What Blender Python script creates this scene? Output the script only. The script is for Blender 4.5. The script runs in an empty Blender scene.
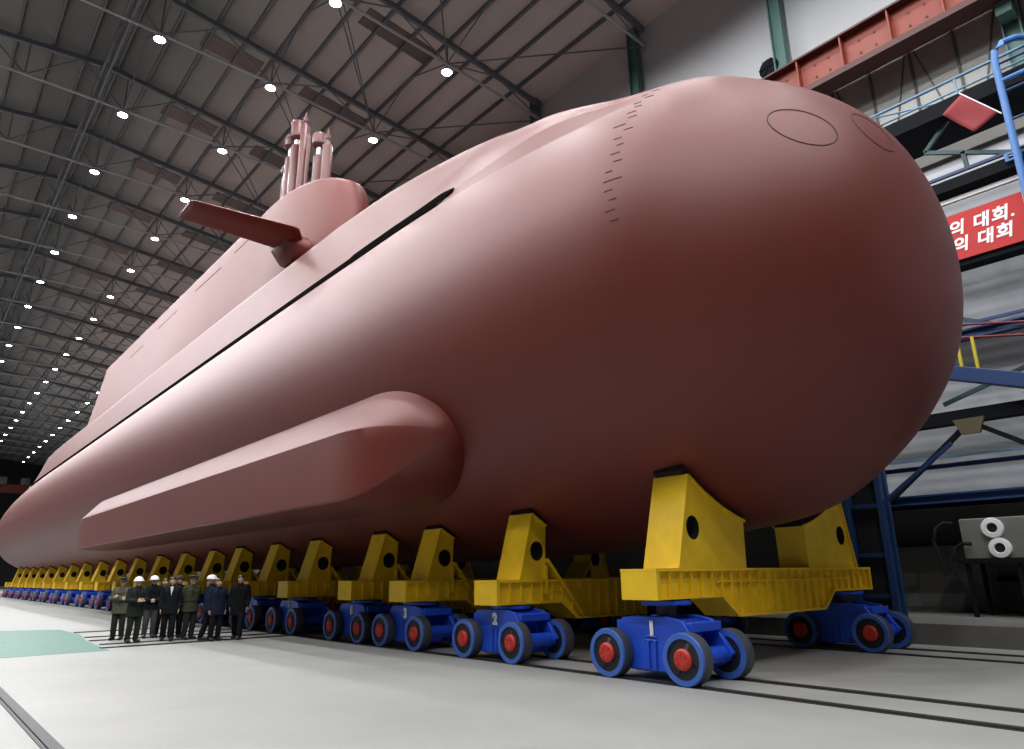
import bpy, bmesh, math, random
from mathutils import Vector, Matrix
from mathutils.geometry import tessellate_polygon
random.seed(7)
SC = bpy.context.scene
COL = SC.collection
PI = math.pi

# ------------------------------------------------------------------ helpers
class MB:
    """collects geometry for ONE mesh object"""
    def __init__(s): s.v = []; s.f = []; s.m = []; s.sm = []
    def add(s, vs, fs, mi=0, smooth=True):
        o = len(s.v); s.v += [tuple(p) for p in vs]
        for f in fs: s.f.append([o+i for i in f]); s.m.append(mi); s.sm.append(smooth)
    def box(s, a, b, mi=0):
        (x0,y0,z0),(x1,y1,z1) = a,b
        if x0>x1:x0,x1=x1,x0
        if y0>y1:y0,y1=y1,y0
        if z0>z1:z0,z1=z1,z0
        vs=[(x0,y0,z0),(x1,y0,z0),(x1,y1,z0),(x0,y1,z0),(x0,y0,z1),(x1,y0,z1),(x1,y1,z1),(x0,y1,z1)]
        s.add(vs,[(3,2,1,0),(4,5,6,7),(0,1,5,4),(1,2,6,5),(2,3,7,6),(3,0,4,7)],mi,False)
    def bar(s, p, q, w, h=None, mi=0, up=(0,0,1)):
        """rectangular bar between two points"""
        h = h or w
        p=Vector(p);q=Vector(q);d=(q-p).normalized();u=Vector(up)
        if abs(d.dot(u))>.98:u=Vector((1,0,0))
        r=d.cross(u).normalized();u=r.cross(d)
        vs=[]
        for c in (p,q):
            for a,b in ((-1,-1),(1,-1),(1,1),(-1,1)): vs.append(c+r*a*w/2+u*b*h/2)
        s.add(vs,[(0,1,2,3),(7,6,5,4),(0,4,5,1),(1,5,6,2),(2,6,7,3),(3,7,4,0)],mi,False)
    def rod(s, p, q, r, r2=None, n=12, mi=0, caps=True):
        p=Vector(p);q=Vector(q);r2=r if r2 is None else r2
        d=(q-p).normalized();u=Vector((0,0,1)) if abs(d.z)<.95 else Vector((1,0,0))
        a=d.cross(u).normalized();b=a.cross(d)
        vs=[c+(a*math.cos(t)+b*math.sin(t))*k for c,k in ((p,r),(q,r2)) for t in [2*PI*i/n for i in range(n)]]
        fs=[(i,i+n,(i+1)%n+n,(i+1)%n) for i in range(n)]
        if caps: fs+=[tuple(range(n)),tuple(range(2*n-1,n-1,-1))]
        s.add(vs,fs,mi)
    def tube(s, pts, r, n=8, mi=0):
        pts=[Vector(p) for p in pts]; rings=[]
        for i,p in enumerate(pts):
            d=(pts[min(i+1,len(pts)-1)]-pts[max(i-1,0)]).normalized()
            u=Vector((0,0,1)) if abs(d.z)<.9 else Vector((1,0,0))
            a=d.cross(u).normalized();b=a.cross(d)
            rings.append([p+(a*math.cos(2*PI*k/n)+b*math.sin(2*PI*k/n))*r for k in range(n)])
        s.loft(rings,mi=mi)
    def loft(s, rings, mi=0, caps=True, closed=True, smooth=True):
        n=len(rings[0]); vs=[p for r in rings for p in r]; fs=[]
        m = n if closed else n-1
        for i in range(len(rings)-1):
            for k in range(m):
                fs.append((i*n+k,i*n+(k+1)%n,(i+1)*n+(k+1)%n,(i+1)*n+k))
        if caps and closed:
            fs.append(tuple(range(n-1,-1,-1)));fs.append(tuple(range((len(rings)-1)*n,len(rings)*n)))
        s.add(vs,fs,mi,smooth)
    def lathe(s, prof, c, axis, n=24, mi=None):
        """prof [(r, t)] about axis ('x','y','z') through c; mi one index or list per segment"""
        c=Vector(c); ax={'x':Vector((1,0,0)),'y':Vector((0,1,0)),'z':Vector((0,0,1))}[axis]
        a={'x':Vector((0,1,0)),'y':Vector((0,0,1)),'z':Vector((1,0,0))}[axis];b=ax.cross(a)
        rings=[[c+ax*t+(a*math.cos(2*PI*k/n)+b*math.sin(2*PI*k/n))*max(r,1e-4) for k in range(n)] for r,t in prof]
        for i in range(len(rings)-1):
            j = mi[i] if isinstance(mi,(list,tuple)) else (mi or 0)
            s.loft([rings[i],rings[i+1]],mi=j,caps=False)
    def prism(s, poly, holes, y0, y1, mi=0, mi_hole=0, f=lambda x,z,y:(x,y,z)):
        """polygon with holes in the x-z plane, extruded along y"""
        loops=[poly]+holes
        flat=[p for l in loops for p in l]
        tris=tessellate_polygon([[Vector((x,z,0)) for x,z in l] for l in loops])
        n=len(flat)
        vs=[f(x,z,y0) for x,z in flat]+[f(x,z,y1) for x,z in flat]
        fs=[tuple(t) for t in tris]+[tuple(i+n for i in reversed(t)) for t in tris]
        s.add(vs,fs,mi,False)
        o=0
        for li,l in enumerate(loops):
            k=len(l); vs=[f(x,z,y0) for x,z in l]+[f(x,z,y1) for x,z in l]
            s.add(vs,[(i,(i+1)%k,(i+1)%k+k,i+k) for i in range(k)],mi_hole if li else mi,True)
    def ball(s, c, r, n=12, m=8, mi=0, sc=(1,1,1), rot=None):
        c=Vector(c); vs=[];fs=[]
        for i in range(m+1):
            p=PI*i/m
            for k in range(n):
                t=2*PI*k/n
                q=Vector((math.sin(p)*math.cos(t)*sc[0],math.sin(p)*math.sin(t)*sc[1],math.cos(p)*sc[2]))*r
                if i in(0,m): q=Vector((1e-5*math.cos(t),1e-5*math.sin(t),q.z))
                if rot: q=rot@q
                vs.append(c+q)
        for i in range(m):
            for k in range(n): fs.append((i*n+k,(i+1)*n+k,(i+1)*n+(k+1)%n,i*n+(k+1)%n))
        s.add(vs,fs,mi)
    def build(s, name, mats, parent=None, sharp=35, loc=None, bevel=0, remesh=0, smoothit=0):
        me=bpy.data.meshes.new(name); me.from_pydata(s.v,[],s.f)
        mats = mats if isinstance(mats,(list,tuple)) else [mats]
        for m in mats: me.materials.append(m)
        me.polygons.foreach_set('material_index',s.m); me.polygons.foreach_set('use_smooth',s.sm)
        bm=bmesh.new(); bm.from_mesh(me)
        bmesh.ops.remove_doubles(bm,verts=bm.verts,dist=2e-5)
        bmesh.ops.recalc_face_normals(bm,faces=bm.faces)
        bm.to_mesh(me); bm.free(); me.update()
        try: me.set_sharp_from_angle(angle=math.radians(sharp))
        except Exception: pass
        o=bpy.data.objects.new(name,me); COL.objects.link(o)
        if parent: o.parent=parent
        if loc: o.location=loc
        if bevel:
            b=o.modifiers.new('bevel','BEVEL'); b.width=bevel; b.segments=2; b.limit_method='ANGLE'; b.angle_limit=math.radians(40)
        if remesh:
            b=o.modifiers.new('remesh','REMESH'); b.mode='VOXEL'; b.voxel_size=remesh; b.use_smooth_shade=True
            if smoothit:
                b=o.modifiers.new('smooth','SMOOTH'); b.iterations=smoothit; b.factor=.5
        return o

def tag(o, label=None, cat=None, group=None, kind=None):
    if label: o['label']=label
    if cat: o['category']=cat
    if group: o['group']=group
    if kind: o['kind']=kind
    return o
def empty(name, loc=(0,0,0), rz=0):
    o=bpy.data.objects.new(name,None); COL.objects.link(o); o.location=loc; o.rotation_euler=(0,0,rz); o.empty_display_size=.3
    return o
def copy_tree(o, parent=None):
    c=o.copy(); COL.objects.link(c)
    if parent: c.parent=parent
    for ch in list(o.children): copy_tree(ch,c)
    return c
ORD=['','first','second','third','fourth','fifth','sixth','seventh','eighth','ninth','tenth','eleventh','twelfth','thirteenth','fourteenth','fifteenth','sixteenth','seventeenth','eighteenth','nineteenth','twentieth','twenty-first','twenty-second','twenty-third','twenty-fourth','twenty-fifth','twenty-sixth','twenty-seventh','twenty-eighth','twenty-ninth','thirtieth']
def sstep(a,b,x):
    t=min(1,max(0,(x-a)/(b-a))); return t*t*(3-2*t)

# ------------------------------------------------------------------ materials
def mat(name, col, rough=.6, metal=0, spec=.5, noise=0, nscale=3, bump=0, col2=None, stretch=(1,1,1), coat=0):
    m=bpy.data.materials.new(name); m.use_nodes=True; nt=m.node_tree; b=nt.nodes['Principled BSDF']
    b.inputs['Base Color'].default_value=(*col,1); b.inputs['Roughness'].default_value=rough
    b.inputs['Metallic'].default_value=metal; b.inputs['Specular IOR Level'].default_value=spec
    b.inputs['Coat Weight'].default_value=coat
    if noise or bump:
        tc=nt.nodes.new('ShaderNodeTexCoord'); mp=nt.nodes.new('ShaderNodeMapping'); nz=nt.nodes.new('ShaderNodeTexNoise')
        mp.inputs['Scale'].default_value=stretch
        nt.links.new(tc.outputs['Object'],mp.inputs[0]); nt.links.new(mp.outputs[0],nz.inputs['Vector'])
        nz.inputs['Scale'].default_value=nscale; nz.inputs['Detail'].default_value=5; nz.inputs['Roughness'].default_value=.6
        if noise:
            r=nt.nodes.new('ShaderNodeValToRGB'); r.color_ramp.elements[0].position=.3; r.color_ramp.elements[1].position=.7
            c2=col2 or tuple(c*(1-noise) for c in col)
            r.color_ramp.elements[0].color=(*c2,1); r.color_ramp.elements[1].color=(*col,1)
            nt.links.new(nz.outputs['Fac'],r.inputs[0]); nt.links.new(r.outputs[0],b.inputs['Base Color'])
        if bump:
            bp=nt.nodes.new('ShaderNodeBump'); bp.inputs['Strength'].default_value=bump; bp.inputs['Distance'].default_value=.02
            nt.links.new(nz.outputs['Fac'],bp.inputs['Height']); nt.links.new(bp.outputs[0],b.inputs['Normal'])
    return m
def emit(name,col,st):
    m=bpy.data.materials.new(name); m.use_nodes=True; b=m.node_tree.nodes['Principled BSDF']
    b.inputs['Base Color'].default_value=(*col,1); b.inputs['Emission Color'].default_value=(*col,1); b.inputs['Emission Strength'].default_value=st
    return m
def corrugated(name,col,scale,axis=2):
    m=mat(name,col,.7,noise=.25,nscale=.5); nt=m.node_tree; b=nt.nodes['Principled BSDF']
    tc=nt.nodes.new('ShaderNodeTexCoord'); w=nt.nodes.new('ShaderNodeTexWave'); w.wave_type='BANDS'; w.bands_direction='XYZ'[axis]
    w.inputs['Scale'].default_value=scale; nt.links.new(tc.outputs['Object'],w.inputs['Vector'])
    bp=nt.nodes.new('ShaderNodeBump'); bp.inputs['Strength'].default_value=.22; bp.inputs['Distance'].default_value=.05
    nt.links.new(w.outputs['Fac'],bp.inputs['Height']); nt.links.new(bp.outputs[0],b.inputs['Normal'])
    return m
M={}
M['hull']=mat('hull_primer',(.124,.0165,.0108),.49,spec=.62,noise=.14,nscale=.35,bump=.10,coat=0)
_b=M['hull'].node_tree.nodes['Principled BSDF']; _b.inputs['Sheen Weight'].default_value=.03; _b.inputs['Specular Tint'].default_value=(1,.74,.72,1); _b.inputs['Sheen Roughness'].default_value=.45; _b.inputs['Sheen Tint'].default_value=(1,.93,.92,1)
M['slot']=mat('slot_dark',(.006,.006,.006),1,spec=0)
M['line']=mat('seam_dark',(.05,.022,.022),.8)
M['mast']=mat('mast_primer',(.12,.033,.028),.45,noise=.1,nscale=2)
M['steel']=mat('bare_steel',(.5,.5,.5),.35,metal=.8)
M['yellow']=mat('yellow_paint',(.82,.52,.010),.5,noise=.18,nscale=2.5)
M['blue']=mat('blue_paint',(.012,.075,.60),.4,noise=.15,nscale=3)
M['rimblue']=mat('rim_blue',(.045,.13,.48),.45,noise=.15,nscale=5)
M['tread']=mat('tread_steel',(.05,.055,.07),.5)
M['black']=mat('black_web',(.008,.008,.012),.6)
M['red']=mat('hub_red',(.5,.03,.02),.5)
M['rubber']=mat('black_rubber',(.010,.010,.010),.8,spec=.2)
M['white']=mat('white_paint',(.8,.8,.8),.6)
M['floor']=mat('concrete_floor',(.315,.313,.297),.5,spec=.4,noise=.16,nscale=.45,bump=.03)
M['green']=mat('green_floor_paint',(.040,.165,.118),.5,noise=.2,nscale=.8)
M['rail']=mat('rail_steel',(.035,.033,.033),.5,metal=.3)
M['railgrey']=mat('guide_steel',(.085,.087,.092),.7)
M['roof']=mat('roof_deck',(.62,.575,.54),.8,noise=.22,nscale=.12)
M['skylight']=mat('skylight_dark',(.12,.095,.088),.5)  # plain dark brown for the roof strips
M['purlin']=mat('purlin_steel',(.11,.122,.14),.6)
M['chord']=mat('truss_light',(.38,.40,.42),.5)
M['web']=mat('truss_web',(.17,.19,.21),.55)
M['topchord']=mat('truss_dark',(.115,.135,.16),.55)
M['column']=mat('column_green',(.075,.165,.145),.55,noise=.15,nscale=1)
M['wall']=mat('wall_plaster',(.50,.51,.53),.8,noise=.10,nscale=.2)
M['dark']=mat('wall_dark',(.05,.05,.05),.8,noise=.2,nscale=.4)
M['clad']=corrugated('cladding',(.46,.48,.51),.8)
M['lowwall']=mat('low_wall_grey',(.20,.20,.195),.8,noise=.3,nscale=.7)
M['orange']=mat('crane_orange',(.26,.040,.020),.55,noise=.15,nscale=1)
M['dkred']=mat('crane_flange',(.075,.022,.018),.6)
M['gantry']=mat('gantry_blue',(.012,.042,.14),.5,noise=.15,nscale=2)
M['ladblue']=mat('ladder_blue',(.05,.16,.42),.45)
M['lightblue']=mat('handrail_blue',(.13,.24,.36),.5)
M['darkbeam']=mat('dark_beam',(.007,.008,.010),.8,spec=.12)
M['banner']=mat('banner_red',(.46,.020,.018),.7)
M['flag']=mat('flag_red',(.22,.020,.024),.8)
M['post']=mat('post_yellow',(.55,.44,.03),.5)
M['pipe']=mat('pipe_red',(.14,.008,.010),.5)
M['boxgrey']=mat('cabinet_grey',(.17,.165,.145),.6,noise=.12,nscale=2)
M['concrete']=mat('kerb_concrete',(.15,.145,.132),.8,noise=.25,nscale=1.2)
M['lamp']=emit('lamp_lens',(.92,.96,1),45)
M['lamphous']=mat('lamp_housing',(.5,.5,.52),.4)
M['glass']=mat('soiled_glass',(.32,.315,.295),.35,noise=.35,nscale=.35)
M['winbar']=mat('window_bar',(.07,.07,.068),.6)
M['brace']=mat('brace_teal',(.022,.062,.066),.55)
M['brown']=mat('brown_gusset',(.10,.075,.04),.7)

def structure(o): o['kind']='structure'; return o

# ------------------------------------------------------------------ camera
R=[[0.76112,-0.6485,-0.0123],[-0.16994,-0.21768,0.96111],[0.62595,0.72943,0.27588]]
F=697.26; CH=1.67
cd=bpy.data.cameras.new('camera'); cam=bpy.data.objects.new('camera',cd); COL.objects.link(cam)
rt,up,fw=[Vector(r).normalized() for r in R]
up=(up-fw*up.dot(fw)).normalized(); rt=up.cross(-fw).normalized()
mw=Matrix((rt,up,-fw)).transposed().to_4x4(); mw.translation=(0,0,CH); cam.matrix_world=mw
cd.sensor_width=36; cd.sensor_fit='HORIZONTAL'; cd.lens=36*F/1024; cd.clip_end=600; cd.clip_start=.05
SC.camera=cam

# ------------------------------------------------------------------ the hall
YN,YF=-45,236; XL,XR=-18,28.4; XP=18.4      # hall extents, kerb line
def roofz(x): return 35.3-abs(x-5)*.105
m=MB(); m.box((XL,YN,-.3),(XR+.3,YF,0)); structure(m.build('floor',M['floor']))
m=MB()
for a,b in ((XL,5),(5,XR)):
    m.add([(a,YN,roofz(a)),(b,YN,roofz(b)),(b,YF,roofz(b)),(a,YF,roofz(a)),(a,YN,roofz(a)+.25),(b,YN,roofz(b)+.25),(b,YF,roofz(b)+.25),(a,YF,roofz(a)+.25)],
      [(3,2,1,0),(4,5,6,7),(0,1,5,4),(1,2,6,5),(2,3,7,6),(3,0,4,7)],0,False)
structure(m.build('ceiling',M['roof']))
m=MB(); m.box((XR,YN,0),(XR+.3,YF,roofz(XR)+.2)); structure(m.build('wall_right',M['wall']))
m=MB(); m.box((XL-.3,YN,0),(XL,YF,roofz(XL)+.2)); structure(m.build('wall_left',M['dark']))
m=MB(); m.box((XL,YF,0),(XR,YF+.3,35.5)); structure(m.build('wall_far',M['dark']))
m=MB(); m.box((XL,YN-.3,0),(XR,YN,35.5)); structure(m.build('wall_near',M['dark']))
tn=0
def trim(mb,material,**k):
    global tn; tn+=1
    return structure(mb.build('trim_%d'%tn,material,**k))
x=-16.6
while x<28:
    m=MB(); m.box((x-.07,YN,roofz(x)-.26),(x+.07,YF,roofz(x)-.01)); trim(m,M['purlin']); x+=1.86
# skylight strips at mid-bay
LY=[29.5+8.925*n for n in range(0,23)]
for yb in [40.6-4*8.925+8.925*k for k in range(0,17)]:
    for x0,x1 in ((9.2,12.9),(15.8,20.6)):
        m=MB()
        m.add([(x0,yb-.75,roofz(x0)-.05),(x1,yb-.75,roofz(x1)-.05),(x1,yb+.75,roofz(x1)-.05),(x0,yb+.75,roofz(x0)-.05),
               (x0,yb-.75,roofz(x0)+.05),(x1,yb-.75,roofz(x1)+.05),(x1,yb+.75,roofz(x1)+.05),(x0,yb+.75,roofz(x0)+.05)],
              [(3,2,1,0),(4,5,6,7),(0,1,5,4),(1,2,6,5),(2,3,7,6),(3,0,4,7)],0,False)
        trim(m,M['skylight'])

# floor markings and rails
m=MB(); m.add([(-6,20.15,.006),(4.35,20.4,.006),(4.5,24,.006),(4.85,27,.006),(4.75,30.2,.006),(3.0,31.3,.006),(-6,31.6,.006)]+[(-6,20.15,-.01),(4.35,20.4,-.01),(4.5,24,-.01),(4.85,27,-.01),(4.75,30.2,-.01),(3.0,31.3,-.01),(-6,31.6,-.01)],
  [tuple(range(7)),tuple(range(13,6,-1))]+[(i,(i+1)%7,(i+1)%7+7,i+7) for i in range(7)],0,False)
tag(structure(m.build('trim_90',M['green'])))
RW=0
def rail(name,a,b,w,label,material,group=None):
    m=MB(); a=Vector(a);b=Vector(b); m.bar(a+Vector((0,0,.0)),b+Vector((0,0,.0)),w,.05); d=(b-a).normalized(); s=Vector((d.y,-d.x,0))
    m.bar(a+s*(w/2+.03)+Vector((0,0,-.005)),b+s*(w/2+.03)+Vector((0,0,-.005)),.03,.03); m.bar(a-s*(w/2+.03)+Vector((0,0,-.005)),b-s*(w/2+.03)+Vector((0,0,-.005)),.03,.03)
    tag(m.build(name,material),label,'rail',group)
rail('floor_rail',(9.50,-6,0),(9.50,130,0),.12,'dark steel rail under the outer wheels of the near bogies',M['rail'],'cradle track rails')
rail('floor_rail',(10.68,-6,0),(10.68,130,0),.12,'dark steel rail under the inner wheels of the near bogies',M['rail'],'cradle track rails')
rail('floor_rail',(15.92,-6,0),(15.92,130,0),.12,'dark steel rail under the inner wheels of the far bogies',M['rail'],'cradle track rails')
rail('floor_rail',(17.10,-6,0),(17.10,130,0),.12,'dark steel rail under the outer wheels of the far bogies',M['rail'],'cradle track rails')
rail('guide_rail',(1.55,-6,0),(1.55,16.5,0),.09,'single grey steel rail in the near left floor, away from the submarine',M['railgrey'])
for k,(yy,w,x0) in enumerate(((21.2,.16,4.3),(22.3,.13,4.5),(23.9,.16,4.55),(25.4,.13,4.7),(28.0,.16,4.85))):
    rail('cross_rail',(x0,yy,0),(9.40,yy,0),w,['cross rail nearest the camera, running from the green floor to the carts','second cross rail from the camera, between green floor and carts','third cross rail from the camera, between green floor and carts','fourth cross rail from the camera, behind the group of people','farthest cross rail, starting at the far corner of the green floor'][k],M['rail'],'cross rails in the floor')

# ------------------------------------------------------------------ roof trusses, lamps, columns
TY=[2.7+8.925*k for k in range(0,24)]
def zb(x): return 32.05 if x<=13 else 32.05-(x-13)*.05
def zbl(x): return 32.05-max(0,(-3-x))*.05 if x<0 else zb(x)
def make_truss():
    t=empty('roof_truss')
    nodes=[XL+.2,-10.5,-3.7,.9,6.45,13.0,20.4,XR-.25]
    m=MB()
    for a,b in zip(nodes,nodes[1:]): m.rod((a,0,zbl(a)),(b,0,zbl(b)),.09,n=8)
    m.build('bottom_chord',M['chord'],t)
    m=MB()
    xs=[XL+.2,5,XR-.25]
    for a,b in zip(xs,xs[1:]): m.bar((a,0,roofz(a)-.45),(b,0,roofz(b)-.45),.22,.34)
    m.build('top_chord',M['topchord'],t)
    m=MB()
    for i,x in enumerate(nodes[1:-1]):
        m.rod((x,0,zbl(x)),(x,0,roofz(x)-.5),.05,n=6)
    for a,b in zip(nodes,nodes[1:]):
        c=(a+b)/2; zt=roofz(c)-.5
        m.rod((a,0,zbl(a)),(c,0,zt),.05,n=6); m.rod((b,0,zbl(b)),(c,0,zt),.05,n=6); 
    m.build('web',M['web'],t)
    m=MB()      # plan and sway bracing to the next truss
    L=8.925
    m=MB(); m.rod((20.4,0,zbl(20.4)),(XR-.25,-L,zbl(XR)),.045,n=6)
    m.rod((20.4,0,zbl(20.4)),(13.0,-L+.2,roofz(13)-.6),.04,n=6)
    m.rod((20.4,0,zbl(20.4)),(20.4,-L*.5,roofz(20.4)-.3),.045,n=6); m.rod((20.4,0,zbl(20.4)),(20.4,L*.5,roofz(20.4)-.3),.045,n=6)
    m.build('bracing',M['topchord'],t); m=MB()
    m.rod((6.45,0,zbl(6)),(6.45,L*.5,roofz(6.4)-.3),.045,n=6); m.rod((6.45,0,zbl(6)),(6.45,-L*.5,roofz(6.4)-.3),.045,n=6)
    m.build('bracing',M['topchord'],t); m=MB(); m.rod((13,0,zbl(13)),(20.4,L,zbl(20.4)),.045,n=6)
    m.rod((13,0,zbl(13)),(13,L*.5,roofz(13)-.3),.045,n=6); m.rod((13,0,zbl(13)),(13,-L*.5,roofz(13)-.3),.045,n=6)
    m.build('bracing',M['topchord'],t)
    m=MB()
    for zz in (32.2,34.6): m.bar((4.9,0,zz),(4.9,L,zz),.14,.18)
    m.rod((4.9,0,32.2),(4.9,L/2,34.6),.06,n=6); m.rod((4.9,L,32.2),(4.9,L/2,34.6),.06,n=6)
    m.build('ridge_bracing',M['topchord'],t)
    return t
tr=make_truss()
for k,y in enumerate(TY):
    o=tr if k==0 else copy_tree(tr); o.location=(0,y,0)
    tag(o,'steel roof truss with pale lower tube, %s counting from the camera end'%ORD[k+1],'roof truss','roof trusses')

def make_lamp():
    l=empty('ceiling_lamp'); m=MB()
    m.lathe([(.02,.42),(.11,.42),(.13,.22),(.30,.06),(.34,0),(.31,-.005)],(0,0,0),'z',16); m.rod((0,0,.40),(0,0,.62),.03,n=6)
    m.build('housing',M['lamphous'],l)
    m=MB(); m.lathe([(.0,-.045),(.18,-.035),(.30,0.0),(.2,.03),(.0,.04)],(0,0,0),'z',14); m.build('lens',M['lamp'],l)
    return l
ROWS=[('right-hand',20.4,31.07,1),('middle',13.0,31.67,0),('left-hand',6.45,31.67,1),('unseen',-2.6,31.67,1),('unseen',-10,31.5,1)]
lp=make_lamp(); first=True
ld=bpy.data.lights.new('lamp_light','SPOT'); ld.energy=3250; ld.spot_size=math.radians(165); ld.spot_blend=.5; ld.shadow_soft_size=.35; ld.color=(.97,.985,1)
ldr=ld.copy(); ldr.name='lamp_light_right'; ldr.energy=1900; ldu=ld.copy(); ldu.name='lamp_light_left'; ldu.energy=4200
for rname,lx,lz,s in ROWS:
    n=0
    for k in range(-5,22):
        y=29.5+8.925*k
        if y<170:
            lo=bpy.data.objects.new('lamp_light',ldr if rname=='right-hand' else ldu if rname=='unseen' else ld); COL.objects.link(lo); lo.location=(lx,y,lz-.12)
        if k<0 or rname=='unseen': continue
        n+=1
        o=lp if first else copy_tree(lp); first=False; o.location=(lx,y,lz)
        tag(o,'bright white high-bay lamp, %s from the near end of the %s row'%(ORD[n],rname),'ceiling lamp','high-bay lamps, %s row'%rname)

def make_column():
    c=empty('steel_column'); m=MB(); m.box((-.22,-.30,0),(.22,-.24,33)); m.box((-.22,.24,0),(.22,.30,33)); m.box((-.03,-.24,0),(.03,.24,33)); m.build('shaft',M['column'],c)
    m=MB(); m.box((-.9,-.25,20.95),(-.22,.25,21.46)); m.build('bracket',M['column'],c); return c
cl=make_column()
for k,y in enumerate([4.0+8.6*k for k in range(0,14)]):
    o=cl if k==0 else copy_tree(cl); o.location=(27.95,y,0)
    tag(o,'green steel column on the right-hand wall, %s from the camera end'%ORD[k+1],'column','right-hand wall columns')

# crane runway girder along the right wall
t=empty('crane_girder',(26.8,0,0)); y0,y1=-20,232
m=MB(); m.box((-.08,y0,21.75),(.08,y1,23.25)); m.build('web_plate',M['orange'],t)
m=MB(); m.box((-.45,y0,23.25),(.45,y1,23.34)); m.box((-.20,y0,23.34),(.20,y1,23.5)); m.build('top_flange',M['dkred'],t)
m=MB(); m.box((-.45,y0,21.48),(.45,y1,21.75)); m.build('bottom_flange',M['dkred'],t)
for k in range(0,30):
    yy=-2+1.9*k
    m=MB(); m.box((-.4,yy-.03,21.75),(-.08,yy+.03,23.25)); m.build('stiffener',M['orange'],t)
for k in range(0,10):
    yy=-1.05+1.9*k
    m=MB()
    for dy in (-.3,.3):
        for zz in (22.2,22.8): m.rod((-.09,yy+dy,zz),(-.115,yy+dy,zz),.05,n=10)
    m.build('bolt',M['dkred'],t)
tag(t,'orange-red crane runway girder with dark flanges high on the right wall','girder')
m=MB(); m.lathe([(.0,-.30),(.30,-.30),(.46,-.26),(.5,-.2),(.5,0),(.40,.25)],(0,0,0),'x',24)
for a in range(6): m.bar((-.32,0,0),(-.32,.45*math.cos(a*PI/3),.45*math.sin(a*PI/3)),.05)
o=m.build('ventilation_fan',M['darkbeam'],loc=(28.1,13.25,24.95)); tag(o,'round dark ventilation fan on the pale wall beside the green column','fan')

# glazed band of the right wall below the crane girder
for wi,(a,b) in enumerate(((4.3,12.3),(12.9,20.9),(-4.3,3.7))):
    t=empty('window_%d'%(wi+1),(28.3,(a+b)/2,0)); h=(b-a)/2; structure(t)
    m=MB(); m.box((-.02,-h,16.2),(.02,h,22.9)); m.build('pane',M['glass'],t)
    m=MB(); n=5
    for k in range(n+1):
        yy=-h+2*h*k/n; m.bar((-.06,yy,16.2),(-.06,yy,22.9),.09,.09)
    for zz in (16.25,18.8,22.85): m.bar((-.06,-h,zz),(-.06,h,zz),.09,.09)
    for k in range(n):
        yy=-h+2*h*k/n; s=k%2
        m.bar((-.03,yy,16.2 if s else 22.9),(-.03,yy+2*h/n,22.9 if s else 16.2),.09,.05)
    m.build('window_frame',M['winbar'],t)

# far bridge crane
t=empty('bridge_crane',(0,222,0))
m=MB(); m.box((XL+.01,-.8,23.5),(XR-1.2,.8,25.6)); m.build('bridge_girder',M['orange'],t)
for xx in range(-14,27,5):
    m=MB(); m.box((xx,-1.2,25.6),(xx+2,1.0,27.4)); m.build('trolley_box',M['boxgrey'],t)
tag(t,'brown-orange overhead bridge crane across the far end of the hall','crane')

# ------------------------------------------------------------------ gallery along the right side of the slip
XG=22.0
m=MB(); m.box((XP,YN,0),(XR,YF,.46)); structure(m.build('trim_91',M['concrete']))
m=MB(); m.box((25.2,YN,.46),(25.5,140,3.55)); trim(m,M['lowwall'])
m=MB(); m.box((25.2,YN,3.55),(25.5,140,15.2)); trim(m,M['clad'])
m=MB(); m.box((25.0,YN,15.2),(XR,140,16.1)); trim(m,M['concrete'])
Y0,Y1=-8,60
def lbeam(name,z0,z1,x,w,material,label,group='gallery beams beside the submarine',flange=True):
    m=MB()
    if flange:
        m.box((x-w/2,Y0,z0),(x+w/2,Y1,z0+.05)); m.box((x-w/2,Y0,z1-.05),(x+w/2,Y1,z1)); m.box((x-.05,Y0,z0),(x+.05,Y1,z1))
    else: m.box((x-w/2,Y0,z0),(x+w/2,Y1,z1))
    tag(m.build(name,material),label,'beam',group)
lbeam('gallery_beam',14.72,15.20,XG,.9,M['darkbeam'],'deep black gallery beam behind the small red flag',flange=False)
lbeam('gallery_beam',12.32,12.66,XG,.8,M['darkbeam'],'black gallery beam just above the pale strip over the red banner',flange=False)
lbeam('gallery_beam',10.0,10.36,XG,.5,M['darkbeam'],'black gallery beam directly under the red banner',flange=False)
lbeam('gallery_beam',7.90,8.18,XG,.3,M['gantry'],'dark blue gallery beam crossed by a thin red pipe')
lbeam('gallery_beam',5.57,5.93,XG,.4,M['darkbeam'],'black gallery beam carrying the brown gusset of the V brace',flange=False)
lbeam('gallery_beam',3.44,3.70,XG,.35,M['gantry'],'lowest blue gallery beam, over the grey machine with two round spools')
lbeam('gallery_rail',12.95,13.03,XG,.10,M['gantry'],'thin dark rail on the gallery just below the red flag',flange=False)
lbeam('gallery_rail',4.48,4.60,XG+.6,.12,M['gantry'],'thin blue rail crossing behind the V brace',flange=False)
lbeam('gallery_rail',4.72,4.78,XG+.3,.08,M['lightblue'],'pale blue thin rail above the lowest gallery beam',flange=False)
lbeam('gallery_rail',12.05,12.18,XG-.1,.1,M['white'],'pale narrow strip between the black beam and the red banner',flange=False)
lbeam('gallery_rail',8.32,8.40,XG,.08,M['gantry'],'thin blue rail just above the dark blue gallery beam',flange=False)
lbeam('gallery_rail',13.40,13.46,XG+.8,.06,M['lightblue'],'pale blue thin rail behind the dangling brace under the flag',flange=False)
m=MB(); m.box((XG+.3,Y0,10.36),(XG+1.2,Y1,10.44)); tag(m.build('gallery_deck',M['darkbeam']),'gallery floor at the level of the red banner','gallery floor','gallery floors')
m=MB(); m.box((XG+.46,Y0,14.72),(XG+1.4,Y1,14.82)); tag(m.build('gallery_deck',M['darkbeam']),'gallery floor at the level of the red flag','gallery floor','gallery floors')
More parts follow.
